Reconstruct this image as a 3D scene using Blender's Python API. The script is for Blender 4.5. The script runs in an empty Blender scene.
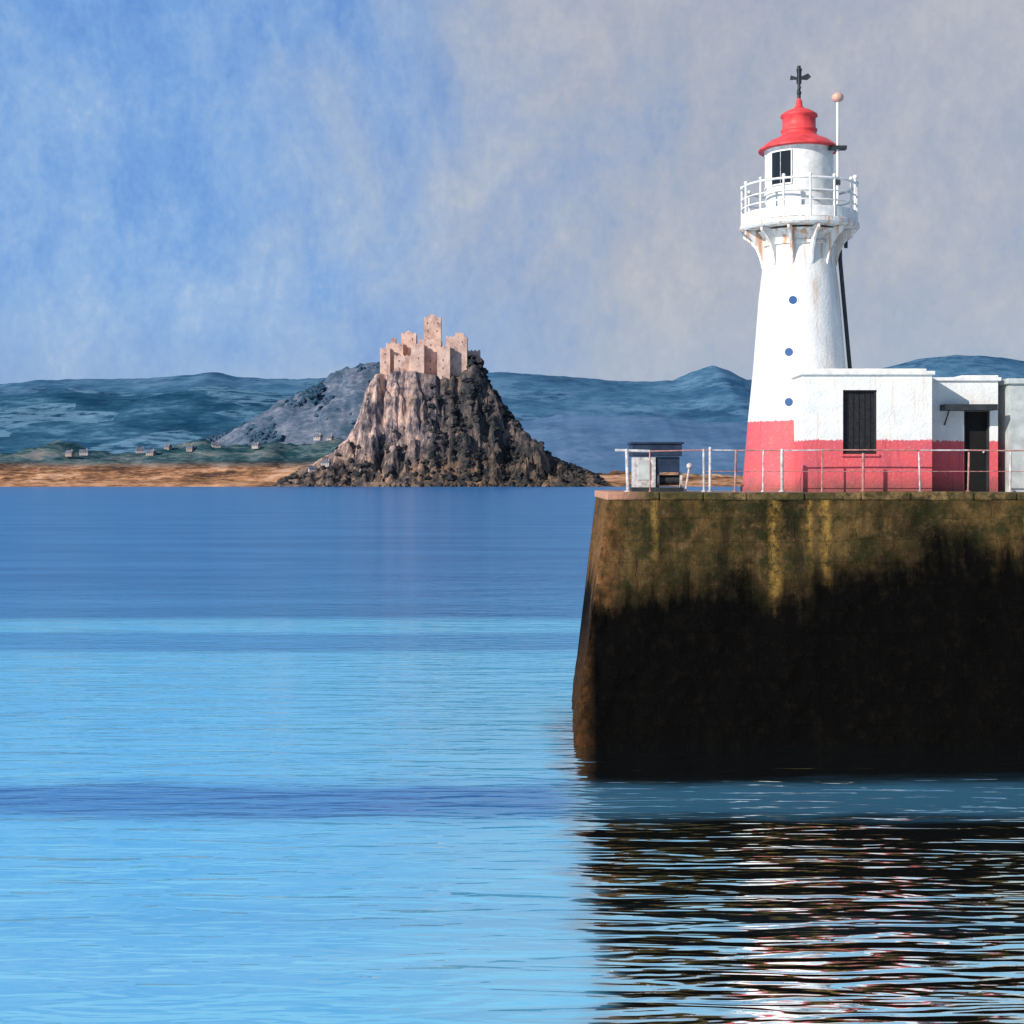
import bpy, math, random
from mathutils import Vector, Matrix, noise
random.seed(7)
S=bpy.context.scene
F=1500.0; HZ=480.0; CH=6.3
def PX(px,Y): return (px-512)/F*Y
def PZ(py,Y): return CH+(HZ-py)/F*Y
ZT=6.01
# ---------------------------------------------------------------- node helpers
class NT:
    def __init__(s,tree): s.t=tree; s.n=tree.nodes; s.l=tree.links
    def add(s,typ,**kw):
        n=s.n.new(typ)
        for k,v in kw.items():
            if k=='ins':
                for a,b in v.items():
                    if isinstance(b,bpy.types.NodeSocket): s.l.new(b,n.inputs[a])
                    else: n.inputs[a].default_value=b
            else: setattr(n,k,v)
        return n
    def math(s,op,a,b=0.0,c=0.0,clamp=False):
        n=s.add('ShaderNodeMath',operation=op,use_clamp=clamp,ins={0:a,1:b,2:c}); return n.outputs[0]
    def mix(s,f,a,b,bt='MIX'):
        n=s.add('ShaderNodeMixRGB',blend_type=bt,ins={0:f,1:a,2:b}); return n.outputs[0]
    def noise(s,vec,scale,detail=4,rough=.55,dist=0.0):
        n=s.add('ShaderNodeTexNoise',ins={'Vector':vec,'Scale':scale,'Detail':detail,'Roughness':rough,'Distortion':dist}); return n.outputs[0]
    def mapping(s,vec,scale=(1,1,1),loc=(0,0,0),rot=(0,0,0)):
        n=s.add('ShaderNodeMapping',ins={'Vector':vec,'Scale':scale,'Location':loc,'Rotation':rot}); return n.outputs[0]
    def ramp(s,f,stops,interp='LINEAR'):
        n=s.add('ShaderNodeValToRGB',ins={0:f}); r=n.color_ramp; r.interpolation=interp
        while len(r.elements)<len(stops): r.elements.new(0.5)
        for e,(p,c) in zip(r.elements,stops):
            e.position=p; e.color=(c,c,c,1) if isinstance(c,(int,float)) else (c[0],c[1],c[2],1)
        return n.outputs[0]
    def mr(s,v,a,b,c=0.,d=1.,smooth=False):
        n=s.add('ShaderNodeMapRange',ins={0:v,1:a,2:b,3:c,4:d}); 
        if smooth: n.interpolation_type='SMOOTHSTEP'
        return n.outputs[0]
def C(*a): return (a[0],a[1],a[2],1)
def newmat(name):
    m=bpy.data.materials.new(name); m.use_nodes=True; m.node_tree.nodes.clear()
    t=NT(m.node_tree); o=t.add('ShaderNodeOutputMaterial'); return m,t,o
def principled(t,o,col,rough=.7,bump=None,bs=.3,bd=.02,metal=0.,spec=.3):
    p=t.add('ShaderNodeBsdfPrincipled',ins={'Base Color':col,'Roughness':rough,'Metallic':metal,'Specular IOR Level':spec})
    if bump is not None:
        b=t.add('ShaderNodeBump',ins={'Height':bump,'Strength':bs,'Distance':bd}); t.l.new(b.outputs[0],p.inputs['Normal'])
    t.l.new(p.outputs[0],o.inputs[0]); return p
def pos(t): return t.add('ShaderNodeNewGeometry').outputs['Position']
def simple(name,col,rough=.6,var=.25,sc=3.,metal=0.,bd=.01):
    m,t,o=newmat(name); p=pos(t); n=t.noise(p,sc,4,.6)
    d=C(*[c*(1-var) for c in col]); l=C(*[min(1,c*(1+var)) for c in col])
    c=t.mix(t.mr(n,.35,.65),d,l); principled(t,o,c,rough,n,.3,bd,metal); return m
# ---------------------------------------------------------------- mesh builder
class MB:
    def __init__(s): s.v=[]; s.f=[]; s.m=[]; s.sm=[]
    def add(s,vs,fs,mi=0,smooth=False):
        o=len(s.v); s.v+= [tuple(v) for v in vs]
        for f in fs: s.f.append([i+o for i in f]); s.m.append(mi); s.sm.append(smooth)
    def box(s,x0,x1,y0,y1,z0,z1,mi=0,rot=None):
        vs=[(x,y,z) for x in(x0,x1) for y in(y0,y1) for z in(z0,z1)]
        if rot:
            c=Vector(((x0+x1)/2,(y0+y1)/2,(z0+z1)/2)); R=Matrix.Rotation(rot,3,'Z')
            vs=[tuple(R@(Vector(v)-c)+c) for v in vs]
        s.add(vs,[(0,1,3,2),(4,6,7,5),(0,4,5,1),(2,3,7,6),(0,2,6,4),(1,5,7,3)],mi)
    def tube(s,a,b,r,mi=0,n=10,r2=None):
        a=Vector(a);b=Vector(b); d=(b-a).normalized(); r2=r if r2 is None else r2
        u=d.orthogonal().normalized(); w=d.cross(u)
        vs=[]
        for c,rr in((a,r),(b,r2)):
            for i in range(n):
                t=2*math.pi*i/n; vs.append(c+u*rr*math.cos(t)+w*rr*math.sin(t))
        fs=[(i,(i+1)%n,n+(i+1)%n,n+i) for i in range(n)]
        s.add(vs,fs,mi,True); s.add(vs,[tuple(range(n))[::-1],tuple(range(n,2*n))],mi)
    def lathe(s,prof,cx,cy,mi=0,n=64,smooth=True,a0=0,a1=2*math.pi):
        full=abs(a1-a0-2*math.pi)<1e-6; k=n if full else n+1
        vs=[];fs=[]
        for r,z in prof:
            for i in range(k):
                t=a0+(a1-a0)*i/n; vs.append((cx+r*math.cos(t),cy+r*math.sin(t),z))
        for j in range(len(prof)-1):
            for i in range(n):
                i2=(i+1)%k
                fs.append((j*k+i,j*k+i2,(j+1)*k+i2,(j+1)*k+i))
        s.add(vs,fs,mi,smooth)
    def sphere(s,c,r,mi=0,n=16,sz=1.):
        prof=[(max(1e-4,r*math.cos(t)),c[2]+sz*r*math.sin(t)) for t in [math.pi*(j/n-.5) for j in range(n+1)]]
        s.lathe(prof,c[0],c[1],mi,n*2)
    def obj(s,name,mats,parent=None,bevel=0):
        me=bpy.data.meshes.new(name); me.from_pydata(s.v,[],s.f)
        for m in mats: me.materials.append(m)
        me.polygons.foreach_set('material_index',s.m); me.polygons.foreach_set('use_smooth',s.sm)
        me.update(); ob=bpy.data.objects.new(name,me); S.collection.objects.link(ob)
        if parent: ob.parent=parent
        if bevel:
            b=ob.modifiers.new('bevel','BEVEL'); b.width=bevel; b.segments=2; b.limit_method='ANGLE'
        return ob
def empty(name):
    e=bpy.data.objects.new(name,None); S.collection.objects.link(e); return e
def interp(pts,x):
    if x<=pts[0][0]: return pts[0][1]
    for (a,b),(c,d) in zip(pts,pts[1:]):
        if x<=c: return b+(d-b)*(x-a)/(c-a)
    return pts[-1][1]
def fbm(x,y,z=0,o=5):
    return noise.fractal(Vector((x,y,z)),1.0,2.0,o)
# ---------------------------------------------------------------- materials
def painted(name,zsplit,white=(.84,.83,.80),red=(.76,.115,.125),ztop=None):
    m,t,o=newmat(name); p=pos(t)
    sep=t.add('ShaderNodeSeparateXYZ',ins={0:p}); z=sep.outputs[2]
    n1=t.noise(p,2.2,5,.65); n2=t.noise(p,14,3,.6)
    streak=t.noise(t.mapping(p,(6,6,.40)),1.0,4,.65)
    w=t.mix(t.mr(n1,.35,.7),C(*white),C(white[0]*.84,white[1]*.87,white[2]*.92))
    st=t.mr(streak,.56,.72,0,.45)
    if ztop:
        st=t.math('ADD',st,t.math('MULTIPLY',t.mr(streak,.47,.62,0,.8),t.mr(z,ztop-2.2,ztop)),clamp=True)
    w=t.mix(st,w,C(.58,.33,.20))
    r=t.mix(t.mr(n1,.35,.65),C(*red),C(red[0]*.80,red[1]*1.0,red[2]*1.2))
    r=t.mix(t.mr(n2,.58,.72,0,.5),r,C(.78,.34,.30))
    r=t.mix(t.mr(streak,.56,.72,0,.55),r,C(.36,.05,.06))
    zz=t.math('ADD',z,t.math('MULTIPLY',t.math('SUBTRACT',n2,.5),.14))
    f=t.mr(zz,zsplit-.012,zsplit+.012)
    c=t.mix(f,r,w)
    dz=t.math('ADD',z,t.math('MULTIPLY',n1,-.6))
    c=t.mix(t.mr(dz,ZT-.28,ZT+.15,.7,0),c,C(.14,.09,.07))
    principled(t,o,c,.6,t.math('ADD',n2,n1),.45,.03); return m
M_tower=painted('tower_paint',PZ(420,39.8-1.4),ztop=PZ(240,39.8))
M_build=painted('wall_paint',PZ(440,37.3))
M_white=simple('white_iron_paint',(.78,.77,.75),.5,.14,5)
M_red=simple('red_roof_paint',(.70,.065,.07),.5,.22,4)
M_dark=simple('dark_metal',(.03,.035,.04),.5,.3)
M_grey=simple('grey_render',(.46,.49,.49),.85,.2,2.5)
M_navy=simple('navy_paint',(.02,.035,.07),.5,.3)
M_rust=simple('rusty_paint',(.42,.20,.18),.7,.35,9)
M_railw=simple('weathered_rail_paint',(.52,.49,.49),.6,.35,8)
M_globe=simple('lamp_globe_plastic',(.62,.38,.30),.3,.1)
M_black=simple('dark_interior',(.008,.008,.009),.8,.2)
M_bluegl=simple('blue_glass',(.04,.10,.26),.3,.1)
M_door=simple('weathered_dark_boards',(.018,.018,.022),.6,.5,12)
m,t,o=newmat('dark_glass'); principled(t,o,C(.01,.015,.02),.08,spec=.5); M_glass=m
# ---------------------------------------------------------------- water
m,t,o=newmat('sea_water'); p=pos(t); sep=t.add('ShaderNodeSeparateXYZ',ins={0:p})
wob=t.noise(t.mapping(p,(.05,.12,1)),1.0,3,.6)
wob2=t.noise(t.mapping(p,(.35,1.6,1)),1.0,4,.65)
yy=t.math('ADD',sep.outputs[1],t.math('MULTIPLY',t.math('SUBTRACT',wob,.5),2.6))
yy=t.math('ADD',yy,t.math('MULTIPLY',t.math('SUBTRACT',wob2,.5),2.0))
y100=t.math('DIVIDE',yy,100.0)
ruf=t.ramp(y100,[(0,.0),(.205,.0),(.213,.22),(.222,.0),(.274,.0),(.284,.95),(.306,1.),(.319,.0),(.545,.05),(.562,.85),(.612,.85),(.626,.08),(.665,.10),(.69,.9),(1.,1.)])
big=t.noise(t.mapping(p,(.03,.12,1)),1.0,4,.65)
deepn=t.mix(t.mr(big,.35,.65),C(.018,.15,.42),C(.035,.20,.50))
deepf=t.mix(t.mr(big,.38,.62),C(.018,.14,.36),C(.045,.21,.47))
deep=t.mix(t.mr(sep.outputs[1],36,54),deepn,deepf)
deep=t.mix(t.math('MULTIPLY',t.mr(sep.outputs[1],55,58),t.mr(sep.outputs[1],66,63)),deep,C(.05,.25,.52))
far=t.mr(sep.outputs[1],80,600); deep=t.mix(far,deep,C(.035,.17,.41))
sand=t.mix(t.mr(wob2,.32,.68),C(.08,.50,.82),C(.17,.64,.90))
sand=t.mix(t.mr(sep.outputs[1],26,15,0,.7),sand,t.mix(t.mr(big,.4,.6),C(.12,.55,.82),C(.34,.72,.88)))
body=t.mix(ruf,sand,deep)
refl_x=t.math('ADD',sep.outputs[0],t.math('MULTIPLY',t.math('SUBTRACT',wob2,.5),2.2))
pier_refl=t.math('MULTIPLY',t.mr(refl_x,.65,1.55,0,1,True),t.mr(sep.outputs[1],42,36.5))  # zone where the pier's dark reflection is painted into the water colour
body=t.mix(pier_refl,body,t.mix(ruf,C(.010,.013,.014),C(.07,.24,.38)))
r1=t.noise(t.mapping(p,(.5,2.2,1)),1.0,2,.5,.5)
r2=t.noise(t.mapping(p,(1.4,6.0,1),rot=(0,0,.08)),1.0,1,.5)
r3=t.noise(t.mapping(p,(.13,.5,1)),1.0,2,.5)
h=t.math('ADD',t.math('MULTIPLY',r1,1.0),t.math('MULTIPLY',r2,.17))
h=t.math('ADD',h,t.math('MULTIPLY',r3,1.2))
amp=t.math('ADD',.062,t.math('MULTIPLY',ruf,.055)); amp=t.math('ADD',amp,t.math('MULTIPLY',pier_refl,.045))
amp=t.math('MULTIPLY',amp,t.mr(sep.outputs[1],40,200,1,.6))
b=t.add('ShaderNodeBump',ins={'Strength':1.0,'Distance':amp,'Height':h})
d=t.add('ShaderNodeBsdfDiffuse',ins={'Color':body})
g=t.add('ShaderNodeBsdfGlossy',ins={'Color':C(.84,.96,1.0),'Roughness':t.math('ADD',.025,t.math('MULTIPLY',ruf,.10)),'Normal':b.outputs[0]})
fo=t.math('SUBTRACT',.50,t.math('MULTIPLY',ruf,.14))
fk=t.math('SUBTRACT',.93,t.math('MULTIPLY',ruf,.38))
fac=t.math('ADD',t.math('MULTIPLY',fo,t.math('SUBTRACT',1.,pier_refl)),t.math('MULTIPLY',fk,pier_refl))
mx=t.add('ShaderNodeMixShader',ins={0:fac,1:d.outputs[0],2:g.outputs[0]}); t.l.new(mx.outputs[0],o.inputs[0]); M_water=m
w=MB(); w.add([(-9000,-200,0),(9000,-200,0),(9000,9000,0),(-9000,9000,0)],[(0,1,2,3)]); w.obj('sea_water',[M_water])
# ---------------------------------------------------------------- pier
m,t,o=newmat('pier_masonry'); p=pos(t); sep=t.add('ShaderNodeSeparateXYZ',ins={0:p})
u=t.math('ADD',sep.outputs[0],sep.outputs[1])
dn=t.noise(p,1.2,2,.5)
uvd=t.add('ShaderNodeCombineXYZ',ins={0:t.math('ADD',u,t.math('MULTIPLY',dn,.25)),1:t.math('ADD',sep.outputs[2],t.math('MULTIPLY',dn,.22)),2:0.}).outputs[0]
br=t.add('ShaderNodeTexBrick',ins={'Vector':uvd,'Color1':C(.55,.55,.55),'Color2':C(.75,.75,.75),'Mortar':C(.1,.1,.1),'Scale':1.,'Mortar Size':.014,'Mortar Smooth':1.,'Bias':0.,'Brick Width':1.35,'Row Height':.55})
n1=t.noise(p,.55,5,.65); n2=t.noise(p,4.,5,.75); st=t.noise(t.mapping(p,(2.2,2.2,.22)),1.,4,.65); n3=t.noise(p,1.9,4,.7)
base=t.mix(t.mr(n1,.38,.62),C(.026,.021,.010),C(.115,.072,.027))
base=t.mix(t.mr(n2,.50,.66,0,.6),base,C(.19,.11,.05))
base=t.mix(t.mr(n3,.45,.60,0,.85),base,C(.022,.025,.010))
base=t.mix(.18,base,t.mix(1.,base,br.outputs[0],'MULTIPLY'))
base=t.mix(t.mr(st,.52,.66,0,.65),base,C(.012,.010,.007))
for xc,wd,zb in((PX(776,36),.22,2.9),(PX(828,36),.16,3.5),(PX(812,36),.10,4.2),(PX(655,36),.12,4.6)):
    dx=t.math('ABSOLUTE',t.math('SUBTRACT',sep.outputs[0],t.math('ADD',xc,t.math('MULTIPLY',t.math('SUBTRACT',n3,.5),.3))))
    a=t.mr(dx,0,wd,1,0); a=t.math('MULTIPLY',a,t.mr(sep.outputs[2],zb-.6,zb+1.0)); a=t.math('MULTIPLY',a,t.mr(n2,.38,.58))
    base=t.mix(t.math('MULTIPLY',a,.85),base,C(.34,.20,.05))
wm=t.math('MULTIPLY',t.mr(sep.outputs[0],2.75,1.7),t.mr(n2,.4,.6,.2,1.))
base=t.mix(t.math('MULTIPLY',wm,.75),base,C(.40,.17,.065))  # sunlit orange of the left end painted into the stone colour
zt=t.math('ADD',sep.outputs[2],t.math('MULTIPLY',t.math('SUBTRACT',n1,.5),2.6))
zt=t.math('ADD',zt,t.math('MULTIPLY',t.math('SUBTRACT',n3,.5),1.0))
zt=t.math('ADD',zt,t.math('MULTIPLY',t.math('SUBTRACT',st,.5),2.6))
zt=t.math('SUBTRACT',zt,t.mr(sep.outputs[0],6.8,10.,0,.8))
wet=t.mr(zt,3.1,4.6,1,0,True)
wet=t.math('MULTIPLY',wet,t.mr(sep.outputs[0],1.75,2.0,.80,1.))
weed=t.mix(t.mr(n2,.52,.75),C(.0022,.0021,.002),C(.007,.0055,.004))
c=t.mix(wet,base,weed)
hh=t.math('ADD',t.math('MULTIPLY',t.add('ShaderNodeRGBToBW',ins={0:br.outputs[0]}).outputs[0],.45),t.math('MULTIPLY',n2,1.2))
principled(t,o,c,.9,hh,.8,.06,spec=.04); M_pier=m
m,t,o=newmat('pier_coping_stone'); p=pos(t); n=t.noise(p,4,5,.75); n0=t.noise(p,.7,4,.6); sx=t.add('ShaderNodeSeparateXYZ',ins={0:p}).outputs[0]
c=t.mix(t.mr(n,.40,.62),C(.045,.035,.016),C(.23,.15,.065)); c=t.mix(t.mr(n0,.42,.56,0,.75),c,C(.05,.045,.018))
c=t.mix(t.mr(sx,3.3,2.5,0,.8),c,C(.58,.29,.20))
principled(t,o,c,.9,n,.9,.06,spec=.1); M_cope=m
m,t,o=newmat('pier_deck_concrete'); p=pos(t); n=t.noise(p,2,5,.7)
c=t.mix(t.mr(n,.3,.7),C(.22,.17,.14),C(.38,.32,.27)); principled(t,o,c,.9,n,.4,.02); M_deck=m
pier=empty('stone_pier')
mb=MB()
def edge(z):
    k=z/ZT
    return (1.46+(2.34-1.46)*k,35.5+.8*k),(1.74+(2.42-1.74)*k,43.4-.5*k)
NX,NZ=260,70
def grid(fn,nu,nv,mi=0,sm=True):
    vs=[fn(i/nu,j/nv) for j in range(nv+1) for i in range(nu+1)]
    fs=[(j*(nu+1)+i,j*(nu+1)+i+1,(j+1)*(nu+1)+i+1,(j+1)*(nu+1)+i) for j in range(nv) for i in range(nu)]
    mb.add(vs,fs,mi,sm)
CT=.20
def fr(u,v):
    z=-2+(ZT-CT+2)*v; (x0,y0),_=edge(z); x=x0+(46-x0)*(u**1.5)
    e=min(1,u*60)
    return (x+(1-e)*.05*fbm(z*1.3,3),y0+e*(.10*fbm(x*.8,z*.8)+.03*fbm(x*4,z*4,3)),z)
grid(fr,NX,NZ)
def lf(u,v):
    z=-2+(ZT-CT+2)*v; (x0,y0),(x1,y1)=edge(z); x=x1+(x0-x1)*u; y=y1+(y0-y1)*u
    e=min(1,(1-u)*12); return (x+(.05*fbm(z*1.3,3) if u==1 else e*.05*fbm(y*.9,z*.9,5)),y,z)
grid(lf,60,NZ)
(xa,ya),(xb,yb)=edge(-2.0);(xc,yc),(xd,yd)=edge(ZT-CT)
mb.add([(xb,yb,-2),(46,yb,-2),(46,yd,ZT-CT),(xd,yd,ZT-CT)],[(0,1,2,3)])
mb.add([(46,ya,-2),(46,yc,ZT-CT),(46,yd,ZT-CT),(46,yb,-2)],[(0,1,2,3)])
mb.obj('wall_faces',[M_pier],pier)
mb=MB()
(xc,yc),(xd,yd)=edge(ZT)
mb.add([(xc+.1,yc+.3,ZT-.012),(46,yc+.3,ZT-.012),(46,yd-.1,ZT-.012),(xd+.1,yd-.1,ZT-.012)],[(0,1,2,3)])
mb.obj('deck',[M_deck],pier)
mb=MB(); x=xc-.06
while x<46:
    l=random.uniform(1.0,1.9); j=random.uniform(-.02,.025)
    mb.box(x+.003,min(46,x+l)-.003,yc-.03+j,yc+.62,ZT-CT,ZT+random.uniform(-.018,.014)); x+=l
y=yc+.64
while y<yd:
    l=random.uniform(1.0,1.5); k=(y-yc)/(yd-yc); xx=xc+(xd-xc)*k
    mb.box(xx-.05,xx+.6,y,min(yd,y+l)-.012,ZT-CT,ZT+random.uniform(-.006,.01)); y+=l
mb.obj('coping',[M_cope],pier,.04)
# ---------------------------------------------------------------- lighthouse
TY=39.8; s=TY/F; TX=PX(799,TY); z=lambda py: PZ(py,TY)
lh=empty('lighthouse')
mb=MB()
prof=[(58*s,ZT-.02),(58*s,ZT+.12),(56*s,ZT+.16),(50.5*s,z(420)),(45.5*s,z(370)),(40*s,z(300)),(35.5*s,z(262)),(35*s,z(246)),(38*s,z(240)),(44*s,z(234))]
pp=[]
for a,bb in zip(prof,prof[1:]):
    for k in range(4): pp.append((a[0]+(bb[0]-a[0])*k/4,a[1]+(bb[1]-a[1])*k/4))
pp.append(prof[-1]); mb.lathe(pp,TX,TY,0,72)
mb.obj('tower_shaft',[M_tower],lh)
mb=MB()
mb.lathe([(35*s,z(248)),(37.5*s,z(248)),(37.5*s,z(245)),(35*s,z(245))],TX,TY,0,72,False)
mb.lathe([(30*s,z(232)),(57*s,z(232)),(59*s,z(230)),(59*s,z(226)),(30*s,z(226))],TX,TY,0,72,False)
for k in range(12):
    a=2*math.pi*(k+.3)/12; ca,sa=math.cos(a),math.sin(a)
    pts=[(35,232.5),(56,232.5),(56,236),(50,240),(44,247),(40,256),(37,268),(35,268)]
    tn=.035; vs=[]
    for sg in(-1,1):
        for r,py in pts: vs.append((TX+r*s*ca-sg*tn*sa,TY+r*s*sa+sg*tn*ca,z(py)))
    n=len(pts); fs=[tuple(range(n))[::-1],tuple(range(n,2*n))]+[(i,(i+1)%n,n+(i+1)%n,n+i) for i in range(n)]
    mb.add(vs,fs)
mb.obj('gallery_deck_and_brackets',[M_tower],lh,.008)
mb=MB(); R=56.5*s
for py,rr in((188,.032),(200,.02),(209,.02)):
    n=64; ring=[(TX+R*math.cos(2*math.pi*i/n),TY+R*math.sin(2*math.pi*i/n),z(py)) for i in range(n)]
    for i in range(n): mb.tube(ring[i],ring[(i+1)%n],rr,0,8)
mb.lathe([(R,z(225)),(R+.015,z(225)),(R+.015,z(215)),(R,z(215))],TX,TY,0,72,False)
for k in range(14):
    a=2*math.pi*(k+.5)/14; x,y=TX+R*math.cos(a),TY+R*math.sin(a)
    mb.tube((x,y,z(226)),(x,y,z(186)),.03,0,8); mb.sphere((x,y,z(185.5)),.05,0,8)
mb.obj('gallery_railing',[M_white],lh)
mb=MB(); RL=33*s
mb.lathe([(RL,z(226)),(RL,z(152)),(RL+.04,z(152)),(RL+.04,z(149.5)),(.01,z(149.5))],TX,TY,0,72,False)
mb.lathe([(RL,z(196)),(RL+.03,z(196)),(RL+.03,z(193)),(RL,z(193))],TX,TY,0,72,False)
mb.obj('lantern_room',[M_white],lh)
mb=MB()
for ac in(-133,20,95,165):
    a0,a1=math.radians(ac-20),math.radians(ac+20)
    mb.lathe([(RL+.012,z(189)),(RL+.012,z(156))],TX,TY,0,10,True,a0,a1)
    for aa in(a0,a1):
        x,y=TX+(RL+.02)*math.cos(aa),TY+(RL+.02)*math.sin(aa); mb.tube((x,y,z(189)),(x,y,z(156)),.02,1,6)
    x,y=TX+(RL+.014)*math.cos((a0+a1)/2),TY+(RL+.014)*math.sin((a0+a1)/2); mb.tube((x,y,z(189)),(x,y,z(156)),.010,2,6)
    for py in(189,156):
        mb.lathe([(RL+.008,z(py+.7)),(RL+.035,z(py+.7)),(RL+.035,z(py-.7)),(RL+.008,z(py-.7))],TX,TY,1,10,False,a0,a1)
mb.obj('lantern_windows',[M_glass,M_white,M_railw],lh)
mb=MB()
mb.lathe([(.3,z(151.5)),(40*s,z(151.5)),(40.5*s,z(150)),(38*s,z(148)),(30*s,z(142)),(20*s,z(137.5)),(17.5*s,z(135)),(17*s,z(133)),(18*s,z(132)),(18*s,z(130)),(16.5*s,z(129)),(16.5*s,z(118)),(18.5*s,z(117)),(18*s,z(115)),(12*s,z(111)),(6*s,z(109)),(3.5*s,z(106)),(3*s,z(101)),(1.3*s,z(98)),(.001,z(97))],TX,TY,0,64)
mb.obj('lantern_roof',[M_red],lh)
mb=MB()
mb.tube((TX,TY,z(98)),(TX,TY,z(80)),.05,0,8,.035); mb.tube((TX,TY,z(80)),(TX,TY,z(66)),.035,0,8,.05)
mb.sphere((TX,TY,z(93)),.065,0,8)
vp=[(-.24,80),(-.22,75.5),(-.06,77.5),(-.05,74),(-.07,69),(.08,68.5),(.06,74),(.07,76.5),(.24,73.5),(.32,77),(.22,80),(.07,79.5),(.06,84),(-.06,84),(-.07,79.5)]
n=len(vp); vs=[(TX+a,TY-.02,z(b_)) for a,b_ in vp]+[(TX+a,TY+.02,z(b_)) for a,b_ in vp]
mb.add(vs,[tuple(range(n)),tuple(range(n,2*n))[::-1]]+[(i,(i+1)%n,n+(i+1)%n,n+i) for i in range(n)])
mb.box(TX-.02,TX+.02,TY-.2,TY+.2,z(90),z(88.3))
mb.obj('weathervane',[M_dark],lh)
mb=MB(); ax,ay=TX+33*s,TY-26*s
mb.tube((ax,ay,z(226)),(ax,ay,z(108)),.038,0,8); mb.sphere((ax,ay,z(104)),.155,1,12,.85)
mb.box(ax-.22,ax+.22,ay-.1,ay+.1,z(155.5),z(152),2); mb.box(ax-.06,ax+.06,ay-.07,ay+.07,z(190),z(183),2)
bx,by=TX+52*s,TY-18*s
mb.tube((bx,by,z(226)),(bx,by,z(180)),.035,0,8); mb.sphere((bx,by,z(181)),.07,0,8)
mb.obj('aerial_pole_and_lamp',[M_white,M_globe,M_dark],lh)
mb=MB()
mb.tube((TX+38*s,TY-13*s,z(236)),(TX+38.5*s,TY-12*s,z(262)),.055,0,8); mb.tube((TX+38.5*s,TY-12*s,z(262)),(TX+48*s,TY-14*s,z(372)),.055,0,8)
mb.tube((TX+44*s,TY-13*s,z(237)),(TX+44*s,TY-13*s,z(250)),.05,0,8)
mb.obj('drain_pipe',[M_dark],lh)
mb=MB()
for px,py in((793,300),(789,352),(789,402)):
    r=interp([(262,35.5),(300,40),(370,45.5),(420,50.5)],py)*s; y=TY-r
    for _ in range(6): x=PX(px,y); y=TY-math.sqrt(r*r-(x-TX)**2)
    dv=Vector((x-TX,y-TY,0)).normalized(); c0=Vector((x,y,PZ(py,y)))
    mb.tube(c0-dv*.1,c0+dv*.035,.105,0,16); mb.tube(c0-dv*.1,c0+dv*.02,.14,1,16)
mb.obj('porthole_windows',[M_bluegl,M_white],lh)
# ---------------------------------------------------------------- keeper's building
def wall(mb,x0,x1,y,th,z0,z1,ops,mi=0):
    xs=x0
    for (a,b,c,d) in ops:
        mb.box(xs,a,y,y+th,z0,z1,mi)
        if c>z0+.001: mb.box(a,b,y,y+th,z0,c,mi)
        mb.box(a,b,y,y+th,d,z1,mi); xs=b
    mb.box(xs,x1,y,y+th,z0,z1,mi)
hb=empty('harbour_light_building')
Y0=37.3; x0,x1=PX(803,Y0),PX(932,Y0); zt=PZ(375,Y0); Y1=40.6
wx0,wx1,wz0,wz1=PX(843,Y0),PX(877,Y0),PZ(454,Y0),PZ(390,Y0)
mb=MB(); wall(mb,x0,x1,Y0,.25,ZT-.02,zt,[(wx0,wx1,wz0,wz1)])
mb.box(x0,x0+.25,Y0+.25,Y1,ZT-.02,zt); mb.box(x1-.25,x1,Y0+.25,Y1,ZT-.02,zt); mb.box(x0+.25,x1-.25,Y1-.25,Y1,ZT-.02,zt)
mb.obj('walls',[M_build],hb)
mb=MB(); mb.box(x0-.07,x1+.07,Y0-.07,Y1+.1,zt,zt+.10); mb.box(x0+.1,x1-.1,Y0+.1,Y1-.1,zt+.10,zt+.17)
mb.obj('roof_slab',[M_white],hb,.02)
mb=MB(); mb.box(wx0,wx1,Y0+.12,Y0+.17,wz0,wz1,0)
n=6
for k in range(1,n): xx=wx0+(wx1-wx0)*k/n; mb.box(xx-.008,xx+.008,Y0+.105,Y0+.12,wz0,wz1,1)
for a,b_,c,d in((wx0,wx0+.05,wz0,wz1),(wx1-.05,wx1,wz0,wz1),(wx0+.05,wx1-.05,wz1-.05,wz1),(wx0+.05,wx1-.05,wz0,wz0+.05)): mb.box(a,b_,Y0+.06,Y0+.12,c,d,0)
mb.box(wx0-.05,wx1+.05,Y0-.05,Y0+.06,wz0-.06,wz0-.002,2)
mb.obj('shuttered_window',[M_door,M_black,M_build],hb,.004)
A0=38.15; ax0,ax1=x1+.002,PX(998,A0); azt=PZ(381,A0); dx0,dx1,dz1=PX(964,A0),PX(990,A0),PZ(411,A0)
mb=MB(); wall(mb,ax0,ax1,A0,.22,ZT-.02,azt,[(dx0,dx1,ZT-.02,dz1)])
mb.box(ax1-.22,ax1,A0+.22,Y1-.3,ZT-.02,azt); mb.box(ax0,ax1-.22,Y1-.52,Y1-.3,ZT-.02,azt)
mb.obj('annex_walls',[M_build],hb)
mb=MB(); mb.box(x1+.075,ax1+.07,A0-.07,Y1-.23,azt,azt+.09); mb.box(PX(962,A0),ax1+.02,A0+.02,Y1-.4,azt+.09,azt+.15)
mb.obj('annex_roof_slab',[M_white],hb,.015)
mb=MB(); mb.box(dx0-.02-.6,dx1+.04,A0-.5,A0-.004,dz1+.0,dz1+.15,0)
mb.box(dx0+.0,dx1,A0+.16,A0+.20,ZT,dz1-.001,1)
mb.box(dx0,dx0+.05,A0+.05,A0+.16,ZT,dz1-.002,0); mb.box(dx1-.05,dx1,A0+.05,A0+.16,ZT,dz1-.002,0)
mb.sphere((dx1-.12,A0+.13,ZT+1.0),.03,2,8)
mb.tube((dx0-.5,A0-.45,dz1+.02),(dx0-.5,A0-.01,dz1-.35),.02,0,6)
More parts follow.
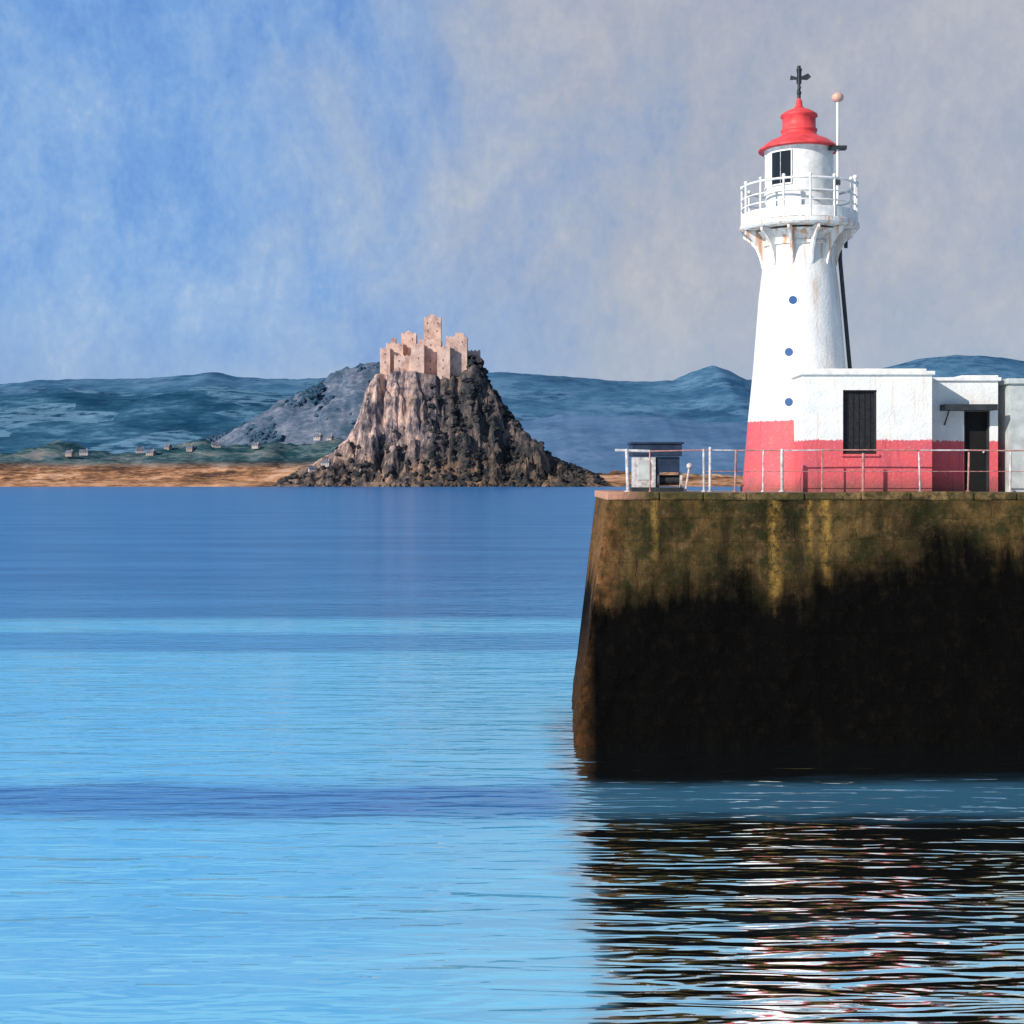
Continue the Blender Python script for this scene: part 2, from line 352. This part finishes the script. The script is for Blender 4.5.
mb.obj('canopy_and_door',[M_dark,M_black,M_railw],hb,.004)
st_=empty('harbour_store'); B0=38.0; bx0=ax1+.25; bz=PZ(384,B0)
mb=MB(); wall(mb,bx0,bx0+6,B0,.25,ZT-.02,bz,[(bx0+2.2,bx0+3.2,ZT-.02,ZT+2.05)]); mb.box(bx0,bx0+.25,B0+.25,Y1,ZT-.02,bz); mb.box(bx0+5.75,bx0+6,B0+.25,Y1,ZT-.02,bz); mb.box(bx0+.25,bx0+5.75,Y1-.25,Y1,ZT-.02,bz)
mb.obj('walls',[M_grey],st_)
mb=MB(); mb.box(bx0-.08,bx0+6.08,B0-.08,Y1+.08,bz,bz+.14); mb.obj('roof',[M_grey],st_,.02)
mb=MB(); mb.box(bx0+2.2,bx0+3.2,B0+.1,B0+.15,ZT,ZT+2.04); mb.obj('door',[M_navy],st_)
# ---------------------------------------------------------------- railing on pier edge
rl=empty('pier_railing'); RY=36.75
mb=MB()
posts=[(628,449,.045,0),(650,452,.018,1),(704,449,.03,0),(710,447,.035,0),(735,450,.028,1),(763,450,.022,0),(782,449,.04,0),(822,451,.018,1),(863,453,.035,1),(920,452,.022,0),(968,452,.025,1),(1010,452,.03,0),(1060,452,.03,0),(1120,452,.03,0),(1180,452,.03,0),(1240,452,.03,0)]
for px,py,r,mi in posts:
    x=PX(px,RY); lean=random.uniform(-.03,.03); mb.tube((x,RY,ZT-.005),(x+lean,RY,PZ(py,RY)),r,mi,8); mb.tube((x,RY,ZT),(x,RY,ZT+.03),r*2.2,mi,10)
a=PX(615,RY)
pts=[(a if i==0 else PX(px,RY),RY,PZ(451+random.uniform(-1,1),RY)) for i,(px,_,_,_) in enumerate(posts)]
for i in range(len(pts)-1): mb.tube(pts[i],pts[i+1],.018 if i else .035,0 if i%3==0 else 1,8)
for i in range(2,len(pts)-1):
    p,q=pts[i],pts[i+1]; mb.tube((p[0],RY,ZT+.5),(q[0],RY,ZT+.5),.010,1,6)
mb.obj('posts_and_rails',[M_railw,M_rust],rl)
# ---------------------------------------------------------------- deck machinery
wn=empty('deck_winch_unit'); WY=38.2
X=lambda px: PX(px,WY); Z=lambda py: PZ(py,WY)
mb=MB()
mb.box(X(632),X(682),WY,WY+1.0,Z(456),Z(444),0)
mb.box(X(630),X(684),WY-.05,WY+1.05,Z(444),Z(442),0)
mb.box(X(634),X(656),WY+.05,WY+.8,ZT+.10,Z(457),1)
mb.box(X(638),X(651),WY+.03,WY+.05,Z(480),Z(462),2)
mb.box(X(657),X(680),WY+.1,WY+.9,Z(472),Z(457),0)
mb.box(X(632),X(684),WY+.0,WY+.95,ZT,ZT+.10,3)
mb.obj('cabinet',[M_navy,M_railw,M_grey,M_dark],wn,.015)
mb=MB()
mb.tube((X(659),WY+.4,Z(480)),(X(682),WY+.4,Z(480)),.13,0,16)
for px in(659,682): mb.tube((X(px)-.03,WY+.4,Z(480)),(X(px)+.03,WY+.4,Z(480)),.22,1,20)
mb.tube((X(686),WY+.1,ZT),(X(690),WY+.1,Z(466)),.03,1,6); mb.sphere((X(690),WY+.1,Z(466)),.08,1,8)
mb.obj('drum',[M_dark,M_railw],wn)
# ---------------------------------------------------------------- distant land
def landmat(name,cols,sc,streak=(1,1,1),patch=None,lo=.38,hi=.62,low=None):
    m,t,o=newmat(name); p=pos(t); n=t.noise(t.mapping(p,streak),sc,4,.7); n2=t.noise(t.mapping(p,streak),sc*6,3,.7)
    f=t.math('ADD',t.math('MULTIPLY',n,.65),t.math('MULTIPLY',n2,.35))
    k=len(cols)
    c=t.ramp(f,[(lo+(hi-lo)*i/(k-1),cols[i]) for i in range(k)])
    if patch:
        vo=t.add('ShaderNodeTexVoronoi',ins={'Vector':t.mapping(p,patch[1]),'Scale':patch[2]})
        g=t.add('ShaderNodeRGBToBW',ins={0:vo.outputs['Color']}).outputs[0]
        c=t.mix(t.math('MULTIPLY',t.mr(g,.55,.75,0,patch[3]),t.mr(n2,.4,.55)),c,C(*patch[0]))
    if low:
        zz=t.math('ADD',t.add('ShaderNodeSeparateXYZ',ins={0:p}).outputs[2],t.math('MULTIPLY',t.math('SUBTRACT',f,.5),low[3]))
        c2=t.ramp(f,[(lo+(hi-lo)*i/(len(low[2])-1),low[2][i]) for i in range(len(low[2]))])
        c=t.mix(t.mr(zz,low[0],low[1]),c2,c)
    d=t.add('ShaderNodeBsdfDiffuse',ins={'Color':c}); t.l.new(d.outputs[0],o.inputs[0]); return m
def terrain(name,Yc,front,back,sil,mat,nx=200,ny=24,namp=.05,nsc=.01,x0=None,x1=None,yp=1.2,rough=0,rs=.07):
    pts=[(PX(a,Yc),PZ(b,Yc)) for a,b in sil]; a=pts[0][0] if x0 is None else x0; b=pts[-1][0] if x1 is None else x1
    mb=MB(); vs=[]
    for j in range(ny+1):
        v=j/ny; y=(Yc-front)+(front+back)*v
        t_=(y-Yc)/front if y<Yc else (y-Yc)/back
        fall=max(0,1-abs(t_)**yp)
        for i in range(nx+1):
            x=a+(b-a)*i/nx; h=interp(pts,x)
            h=h*fall*(1+namp*2*fbm(x*nsc,y*nsc,1.7,3)*(1 if abs(t_)>.05 else .6))+ h*namp*.35*fbm(x*nsc*6,y*nsc*3,4,3)+rough*abs(fbm(x*rs,y*rs,3,3))*fall
            vs.append((x,y,h-1.5 if j in(0,ny) else max(h,-1)))
    fs=[(j*(nx+1)+i,j*(nx+1)+i+1,(j+1)*(nx+1)+i+1,(j+1)*(nx+1)+i) for j in range(ny) for i in range(nx)]
    mb.add(vs,fs,0,True); return mb.obj(name,[mat])
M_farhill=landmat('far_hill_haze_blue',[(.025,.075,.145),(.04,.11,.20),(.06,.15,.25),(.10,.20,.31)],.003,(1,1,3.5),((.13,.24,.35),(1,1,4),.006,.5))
M_nearhill=landmat('hill_blue_green',[(.010,.050,.095),(.02,.075,.135),(.04,.12,.195),(.11,.22,.32)],.005,(.8,.6,4.),((.16,.29,.40),(1,.6,4),.008,.7))  # aerial haze is mixed into these hill blues
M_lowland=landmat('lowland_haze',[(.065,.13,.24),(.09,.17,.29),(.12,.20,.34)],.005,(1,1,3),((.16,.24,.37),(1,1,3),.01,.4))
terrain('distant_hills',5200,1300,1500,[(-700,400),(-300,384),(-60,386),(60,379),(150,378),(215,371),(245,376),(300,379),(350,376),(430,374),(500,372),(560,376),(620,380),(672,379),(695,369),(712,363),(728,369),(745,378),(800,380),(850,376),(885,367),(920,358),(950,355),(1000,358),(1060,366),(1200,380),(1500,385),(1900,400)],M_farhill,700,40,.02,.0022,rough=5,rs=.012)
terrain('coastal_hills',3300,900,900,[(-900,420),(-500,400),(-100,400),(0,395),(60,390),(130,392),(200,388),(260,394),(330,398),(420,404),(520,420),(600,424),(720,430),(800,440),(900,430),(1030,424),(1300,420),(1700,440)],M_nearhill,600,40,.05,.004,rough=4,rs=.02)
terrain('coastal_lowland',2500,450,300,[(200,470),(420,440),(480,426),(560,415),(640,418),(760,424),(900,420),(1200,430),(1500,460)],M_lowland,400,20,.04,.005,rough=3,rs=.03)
M_slope=landmat('wooded_slope',[(.04,.08,.125),(.09,.125,.18),(.20,.22,.28)],.025,(1,1,2.))  # blue-grey has distance haze put into the woodland colour
SL=[(120,470),(190,448),(230,436),(262,420),(300,398),(338,378),(365,368),(400,368),(450,380),(500,430),(540,470)]
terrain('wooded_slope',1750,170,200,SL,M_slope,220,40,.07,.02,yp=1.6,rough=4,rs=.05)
M_shore=landmat('shore_fields',[(.012,.045,.06),(.03,.075,.09),(.10,.14,.15),(.22,.20,.18)],.05,(.30,.6,2.),lo=.40,hi=.62,
   low=(17,25,[(.06,.04,.035),(.20,.10,.055),(.46,.23,.12),(.64,.40,.28)],26))
terrain('shore_land',1560,110,150,[(-900,460),(-400,458),(-60,456),(0,455),(60,451),(120,452),(180,447),(230,445),(280,444),(340,446),(420,452),(480,462),(600,474),(800,478),(1000,474),(1500,470)],M_shore,500,30,.16,.02,yp=1.3,rough=5)
M_beach=landmat('beach_sand',[(.07,.045,.035),(.34,.17,.09),(.62,.35,.22)],.08,(.25,1,1))
terrain('beach',1445,18,60,[(-900,483),(0,480),(100,480),(200,480.5),(300,482),(345,485.5),(400,487)],M_beach,260,10,.2,.04,rough=2)
# the mount
m,t,o=newmat('granite_rock'); g=t.add('ShaderNodeNewGeometry'); p=g.outputs['Position']
sp=t.add('ShaderNodeSeparateXYZ',ins={0:p})
n=t.noise(t.mapping(p,(1,1,.5)),.045,5,.72); n2=t.noise(t.mapping(p,(1,1,.6)),.16,5,.75)
f=t.math('ADD',t.math('MULTIPLY',n,.55),t.math('MULTIPLY',n2,.45))
rock=t.ramp(f,[(.40,(.04,.04,.055)),(.47,(.16,.13,.135)),(.53,(.40,.29,.26)),(.60,(.72,.48,.38))])
veg=t.ramp(f,[(.40,(.018,.022,.028)),(.49,(.05,.05,.054)),(.56,(.13,.10,.09)),(.64,(.28,.20,.17))])
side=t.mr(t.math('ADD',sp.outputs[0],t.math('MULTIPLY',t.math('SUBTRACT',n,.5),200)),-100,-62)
c=t.mix(side,rock,veg)  # sunlit pink of the left cliff put into rock; vegetation darkens the right
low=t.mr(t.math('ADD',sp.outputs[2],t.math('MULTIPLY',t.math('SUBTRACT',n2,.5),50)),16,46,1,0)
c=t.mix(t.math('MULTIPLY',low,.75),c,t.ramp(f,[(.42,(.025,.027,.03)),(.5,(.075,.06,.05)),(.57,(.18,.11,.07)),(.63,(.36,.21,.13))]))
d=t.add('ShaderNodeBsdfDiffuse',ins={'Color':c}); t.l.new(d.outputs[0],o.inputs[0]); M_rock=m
MY=1500.
sil=[(276,487.5),(296,474),(318,463),(338,452),(352,438),(362,418),(368,396),(378,376),(400,371),(420,373),(445,378),(462,376),(474,366),(482,370),(490,388),(504,408),(520,430),(540,450),(562,462),(590,474),(612,487.5)]
pts=[(PX(a,MY),PZ(b,MY)) for a,b in sil]
def mh(x,y):
    h=interp(pts,x); t_=(y-MY)/(95 if y<MY else 120)
    fall=max(0,1-abs(t_)**2.0)
    if y<MY: 
        u=-t_+.16*fbm(x*.045,0,11,3); u=max(0,u)
        if u<1.01: fall=interp([(0,1),(.34,.985),(.42,.84),(.50,.72),(.58,.50),(.70,.36),(.8,.22),(.92,.09),(1,0)],u)
    q=fall*(1-fall)*4; hk=min(1,h/50)
    r=(abs(fbm(x*.03,y*.03,2.2))*34*q+fbm(x*.10,y*.10,7)*10*(q+.2))*hk
    return h*fall+r-7*q*hk
mb=MB(); nx,ny=340,150; a,b=pts[0][0],pts[-1][0]; vs=[]
for j in range(ny+1):
    y=MY-97+(97+120)*j/ny
    for i in range(nx+1):
        x=a+(b-a)*i/nx; vs.append((x+2*fbm(x*.1,y*.1,9),y,max(-1,mh(x,y)) if 0<i<nx and 0<j<ny else -1))
fs=[(j*(nx+1)+i,j*(nx+1)+i+1,(j+1)*(nx+1)+i+1,(j+1)*(nx+1)+i) for j in range(ny) for i in range(nx)]
mb.add(vs,fs,0,False); mb.obj('rocky_island',[M_rock])
M_scrub=landmat('dark_scrub',[(.012,.018,.024),(.035,.038,.042),(.09,.075,.065)],.08)
mb=MB(); import bmesh
bm=bmesh.new(); bmesh.ops.create_icosphere(bm,subdivisions=2,radius=1); iv=[v.co.copy() for v in bm.verts]; iff=[[v.index for v in f_.verts] for f_ in bm.faces]; bm.free()
def clump(x,y,zz,r,mi=0,sz=.8):
    o_=random.uniform(0,99); vs=[]
    for v in iv:
        k=r*(1+.7*fbm(v.x*1.6+o_,v.y*1.6,v.z*1.6,3)); vs.append((x+v.x*k,y+v.y*k,zz+v.z*k*sz))
    mb.add(vs,iff,mi,False)
for _ in range(620):
    px=random.choice([random.uniform(455,600),random.uniform(430,520),random.uniform(290,470)]); x=PX(px,MY)
    y=MY-random.uniform(38,92) if px<478 else MY-random.uniform(2,92); h=mh(x,y)
    if px<430 and h>42 and random.random()<.88: continue
    if h<3: continue
    clump(x,y,h,random.uniform(1.0,3.6))
for _ in range(36):
    px=random.uniform(470,486); x=PX(px,MY); y=MY+random.uniform(-30,10); clump(x,y,mh(x,y)+random.uniform(0,8 if px<482 else 1),random.uniform(2,4.2))
mb.obj('island_scrub',[M_scrub])
mb=MB()
wp=[(PX(a,1750.),PZ(b,1750.)) for a,b in SL]
for _ in range(650):
    x=PX(random.uniform(205,385),1750.); u=random.random()**2; y=1750-170*u*.8; h=interp(wp,x)*(1-(u*.8)**1.6)
    if fbm(x*.02,y*.02,5)<-.05 and u>.15: continue
    clump(x,y,h+1,random.uniform(2,6))
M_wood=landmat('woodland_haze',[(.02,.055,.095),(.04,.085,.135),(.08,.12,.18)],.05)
mb.obj('woodland',[M_wood])
mb=MB()
for _ in range(420):
    px=random.uniform(-60,350); x=PX(px,1500); y=random.uniform(1462,1560); clump(x,y,random.uniform(8,24)*(y-1440)/100,random.uniform(1.0,2.8))
M_hedge=landmat('shore_scrub',[(.03,.03,.025),(.12,.07,.04),(.26,.13,.07)],.06); mb.obj('shore_scrub',[M_hedge])
mb=MB()
for _ in range(200):
    px=random.triangular(300,612,400); x=PX(px,1410); y=1400+random.uniform(-6,14); clump(x,y,random.uniform(-.5,2),random.uniform(1.2,4.5))
mb.obj('shore_rocks',[M_rock])
# castle
m,t,o=newmat('castle_stone'); p=pos(t); n=t.noise(t.mapping(p,(1,1,.6)),.14,5,.75)
c=t.ramp(n,[(.36,(.34,.23,.20)),(.5,(.60,.41,.34)),(.65,(.76,.55,.45))]); d=t.add('ShaderNodeBsdfDiffuse',ins={'Color':c}); t.l.new(d.outputs[0],o.inputs[0]); M_cas=m
M_slit=simple('shaded_opening',(.22,.15,.14),.9,.2,.3)
cas=empty('castle')
mb=MB(); wnd=MB()
def keep(pa,pb,ptop,pbot,dy0,dy1,cren=True,win=.35,mh_=1.1):
    Yc=MY+dy0; x0,x1=PX(pa,Yc),PX(pb,Yc); z0,z1=PZ(pbot,Yc),PZ(ptop,Yc)
    mb.box(x0,x1,Yc,MY+dy1,z0,z1)
    if cren:
        n=max(2,int((x1-x0)/3.2)); w_=(x1-x0)/(2*n-1)
        for i in range(n):
            for yy in(Yc,MY+dy1-1.): mb.box(x0+2*i*w_,x0+(2*i+1)*w_,yy,yy+1.,z1,z1+mh_)
        m_=max(2,int((dy1-dy0)/4)); w_=(dy1-dy0-2.6)/(2*m_-1)
        for i in range(m_):
            for xx in(x0,x1-1.): mb.box(xx,xx+1.,Yc+1.3+2*i*w_,Yc+1.3+(2*i+1)*w_,z1,z1+mh_)
    nr=int((z1-z0)/11); nc=max(1,int((x1-x0)/7))
    for r in range(nr):
        for c_ in range(nc):
            if random.random()>win: continue
            xx=x0+(x1-x0)*(c_+.5)/nc+random.uniform(-1,1); zz=z1-4-r*8
            wnd.box(xx-.6,xx+.6,Yc-.15,Yc+.1,zz-2.,zz)
keep(380,390,349,395,-20,10)
keep(386,403,344,395,-12,12,True,.5)
keep(401,416,334,395,-4,16,True,.5)
keep(394,412,356,395,-26,-6)
keep(411,424,345,395,-30,0,True,.5)
keep(419,441,340,395,-18,12,True,.7)
keep(424,441,318,355,4,18,True,.5)
keep(428,435,314.5,318,6,10,False)
keep(437,450,347,400,-31,6,True,.5)
keep(446,467,337,402,-22,8,True,.6)
keep(463,480,351,392,-8,16,True,.5)
keep(455,464,333,345,-8,2,False)
keep(391,396,338,346,-4,4,False)
mb.obj('castle_walls',[M_cas],cas); wnd.obj('castle_windows',[M_slit],cas)
mb=MB(); x0,x1=PX(403,1496),PX(414,1496); zc=PZ(334,1496)
mb.add([(x0,1497.5,zc),(x1,1497.5,zc),(x0,1514,zc),(x1,1514,zc),((x0+x1)/2,1497.5,zc+4),((x0+x1)/2,1514,zc+4)],[(0,1,4),(3,2,5),(0,4,5,2),(1,3,5,4)]); mb.obj('chapel_roof',[M_cas],cas)
# a few faint cottages
M_cw=simple('cottage_render',(.42,.38,.38),.9,.2,.3); M_cw2=simple('cottage_stone',(.30,.24,.22),.9,.2,.3); M_cr=simple('slate_roof',(.12,.13,.17),.9,.3,.3); M_cd=simple('cottage_window',(.12,.11,.12),.5,.2)
def cottage(px,py,Y,w_=11,d_=8,h_=6,mat=None,rot=0):
    cb=MB(); cb.box(-w_/2,w_/2,-d_/2,d_/2,-1.5,h_,0)
    e=.4; cb.add([(-w_/2-e,-d_/2-e,h_-.3),(w_/2+e,-d_/2-e,h_-.3),(w_/2+e,d_/2+e,h_-.3),(-w_/2-e,d_/2+e,h_-.3),(-w_/2-e,0,h_+d_*.5),(w_/2+e,0,h_+d_*.5)],[(0,1,5,4),(2,3,4,5),(0,4,3),(1,2,5),(0,3,2,1)],1)
    cb.box(w_/2-1.6,w_/2-.8,-.5,.5,h_+d_*.2,h_+d_*.5+1.,0)
    for i in(-1,0,1): cb.box(i*w_*.3-.4,i*w_*.3+.4,-d_/2-.1,-d_/2+.1,h_*.3,h_*.8,2)
    ob=cb.obj('cottage',[mat or M_cw,M_cr,M_cd]); ob.location=(PX(px,Y),Y,PZ(py,Y)); ob.rotation_euler[2]=rot
wps=[(PX(a,1560.),PZ(b,1560.)) for a,b in [(-60,456),(0,455),(60,451),(120,452),(180,447),(230,445),(280,444),(340,446),(420,452)]]
for px,Y in((70,1520),(84,1524),(140,1526),(151,1516),(168,1530),(190,1522),(216,1530),(256,1526),(318,1560),(330,1556)):
    x=PX(px,Y); h=interp(wps,x)*(1-abs((Y-1560)/110)**1.3)*1.08+3
    cottage(px,HZ-(h-CH)*F/Y,Y,random.uniform(6,9),5,random.uniform(2,3),random.choice([M_cw,M_cw2]),random.uniform(-.6,.6))
for px,Y in((312,1440),(326,1436),(338,1432),(350,1428)):
    x=PX(px,Y); h=mh(x,Y); cottage(px,HZ-(h+1-CH)*F/Y,Y,random.uniform(6,9),5,random.uniform(2,3.2),random.choice([M_cw,M_cw2]),random.uniform(-.6,.6))
mb=MB()
for pa,pb in((352,392),(398,470)): mb.box(PX(pa,1398),PX(pb,1398),1396,1401,-2,PZ(482,1398))
mb.obj('island_harbour_wall',[M_rock])
# ---------------------------------------------------------------- world
W=bpy.data.worlds.new("World"); S.world=W; W.use_nodes=True; W.node_tree.nodes.clear(); t=NT(W.node_tree)
sd=Vector((-.69,-.56,.43)).normalized()
sky=t.add('ShaderNodeTexSky'); sky.sky_type='NISHITA'; sky.sun_disc=False; sky.sun_elevation=math.asin(sd.z); sky.sun_rotation=math.atan2(sd.x,sd.y)%(2*math.pi)
g=t.add('ShaderNodeTexCoord').outputs['Generated']; sp=t.add('ShaderNodeSeparateXYZ',ins={0:g}); X_,Y_,Z_=sp.outputs[0],sp.outputs[1],sp.outputs[2]
n1=t.noise(t.mapping(g,(7,7,6),rot=(0,.5,0)),1.,5,.58,.5); n2=t.noise(t.mapping(g,(34,24,18),rot=(0,.6,0)),1.,3,.65,.4); n3=t.noise(t.mapping(g,(170,140,130)),1.,2,.7)
f=t.math('ADD',t.math('MULTIPLY',n1,.60),t.math('MULTIPLY',n2,.27)); f=t.math('ADD',f,t.math('MULTIPLY',n3,.13))
blue=t.ramp(f,[(.38,(.13,.31,.72)),(.47,(.20,.40,.78)),(.55,(.29,.48,.80)),(.64,(.45,.60,.84))])
grey=t.ramp(f,[(.36,(.26,.36,.57)),(.44,(.37,.42,.54)),(.52,(.44,.46,.54)),(.60,(.51,.52,.57))])
xx=t.math('ADD',X_,t.math('MULTIPLY',t.math('SUBTRACT',n1,.5),.4))
k=t.mr(t.math('ADD',xx,t.math('MULTIPLY',Z_,.15)),-.20,.16,0,1,True); cl=t.mix(k,blue,grey)
hz=t.mr(Z_,.14,.03,0,.55,True); cl=t.mix(hz,cl,C(.34,.45,.65))
up=t.mr(Z_,.30,.46,0,1,True); cl=t.mix(up,cl,t.mix(t.mr(f,.38,.6),C(.28,.60,.88),C(.46,.74,.92)))
up2=t.mr(Z_,.6,.85,0,1); cl=t.mix(up2,cl,C(.16,.27,.50))
bk=t.mr(Y_,.3,-.3,0,.75,True); cl=t.mix(bk,cl,C(.13,.21,.38))
cl=t.add('ShaderNodeVectorMath',operation='SCALE',ins={0:cl,3:10.}).outputs[0]
mixc=t.mix(.88,sky.outputs[0],cl)
bg=t.add('ShaderNodeBackground',ins={0:mixc,1:.1}); ow=t.add('ShaderNodeOutputWorld'); t.l.new(bg.outputs[0],ow.inputs[0])
L=bpy.data.lights.new('sun','SUN'); L.energy=4.9; L.angle=math.radians(.5); L.color=(1,.92,.82)
lo=bpy.data.objects.new('sun',L); S.collection.objects.link(lo); lo.rotation_euler=sd.to_track_quat('Z','Y').to_euler(); lo.location=(-30,-30,40)
cam=bpy.data.cameras.new('camera'); cam.sensor_width=36; cam.lens=36*F/1024; cam.shift_y=-(512-HZ)/1024; cam.clip_end=30000; cam.clip_start=.1
co=bpy.data.objects.new('camera',cam); S.collection.objects.link(co); co.location=(0,0,CH); co.rotation_euler=(math.radians(90),0,0); S.camera=co
S.view_settings.view_transform='Standard'; S.view_settings.look='None'; S.view_settings.exposure=0
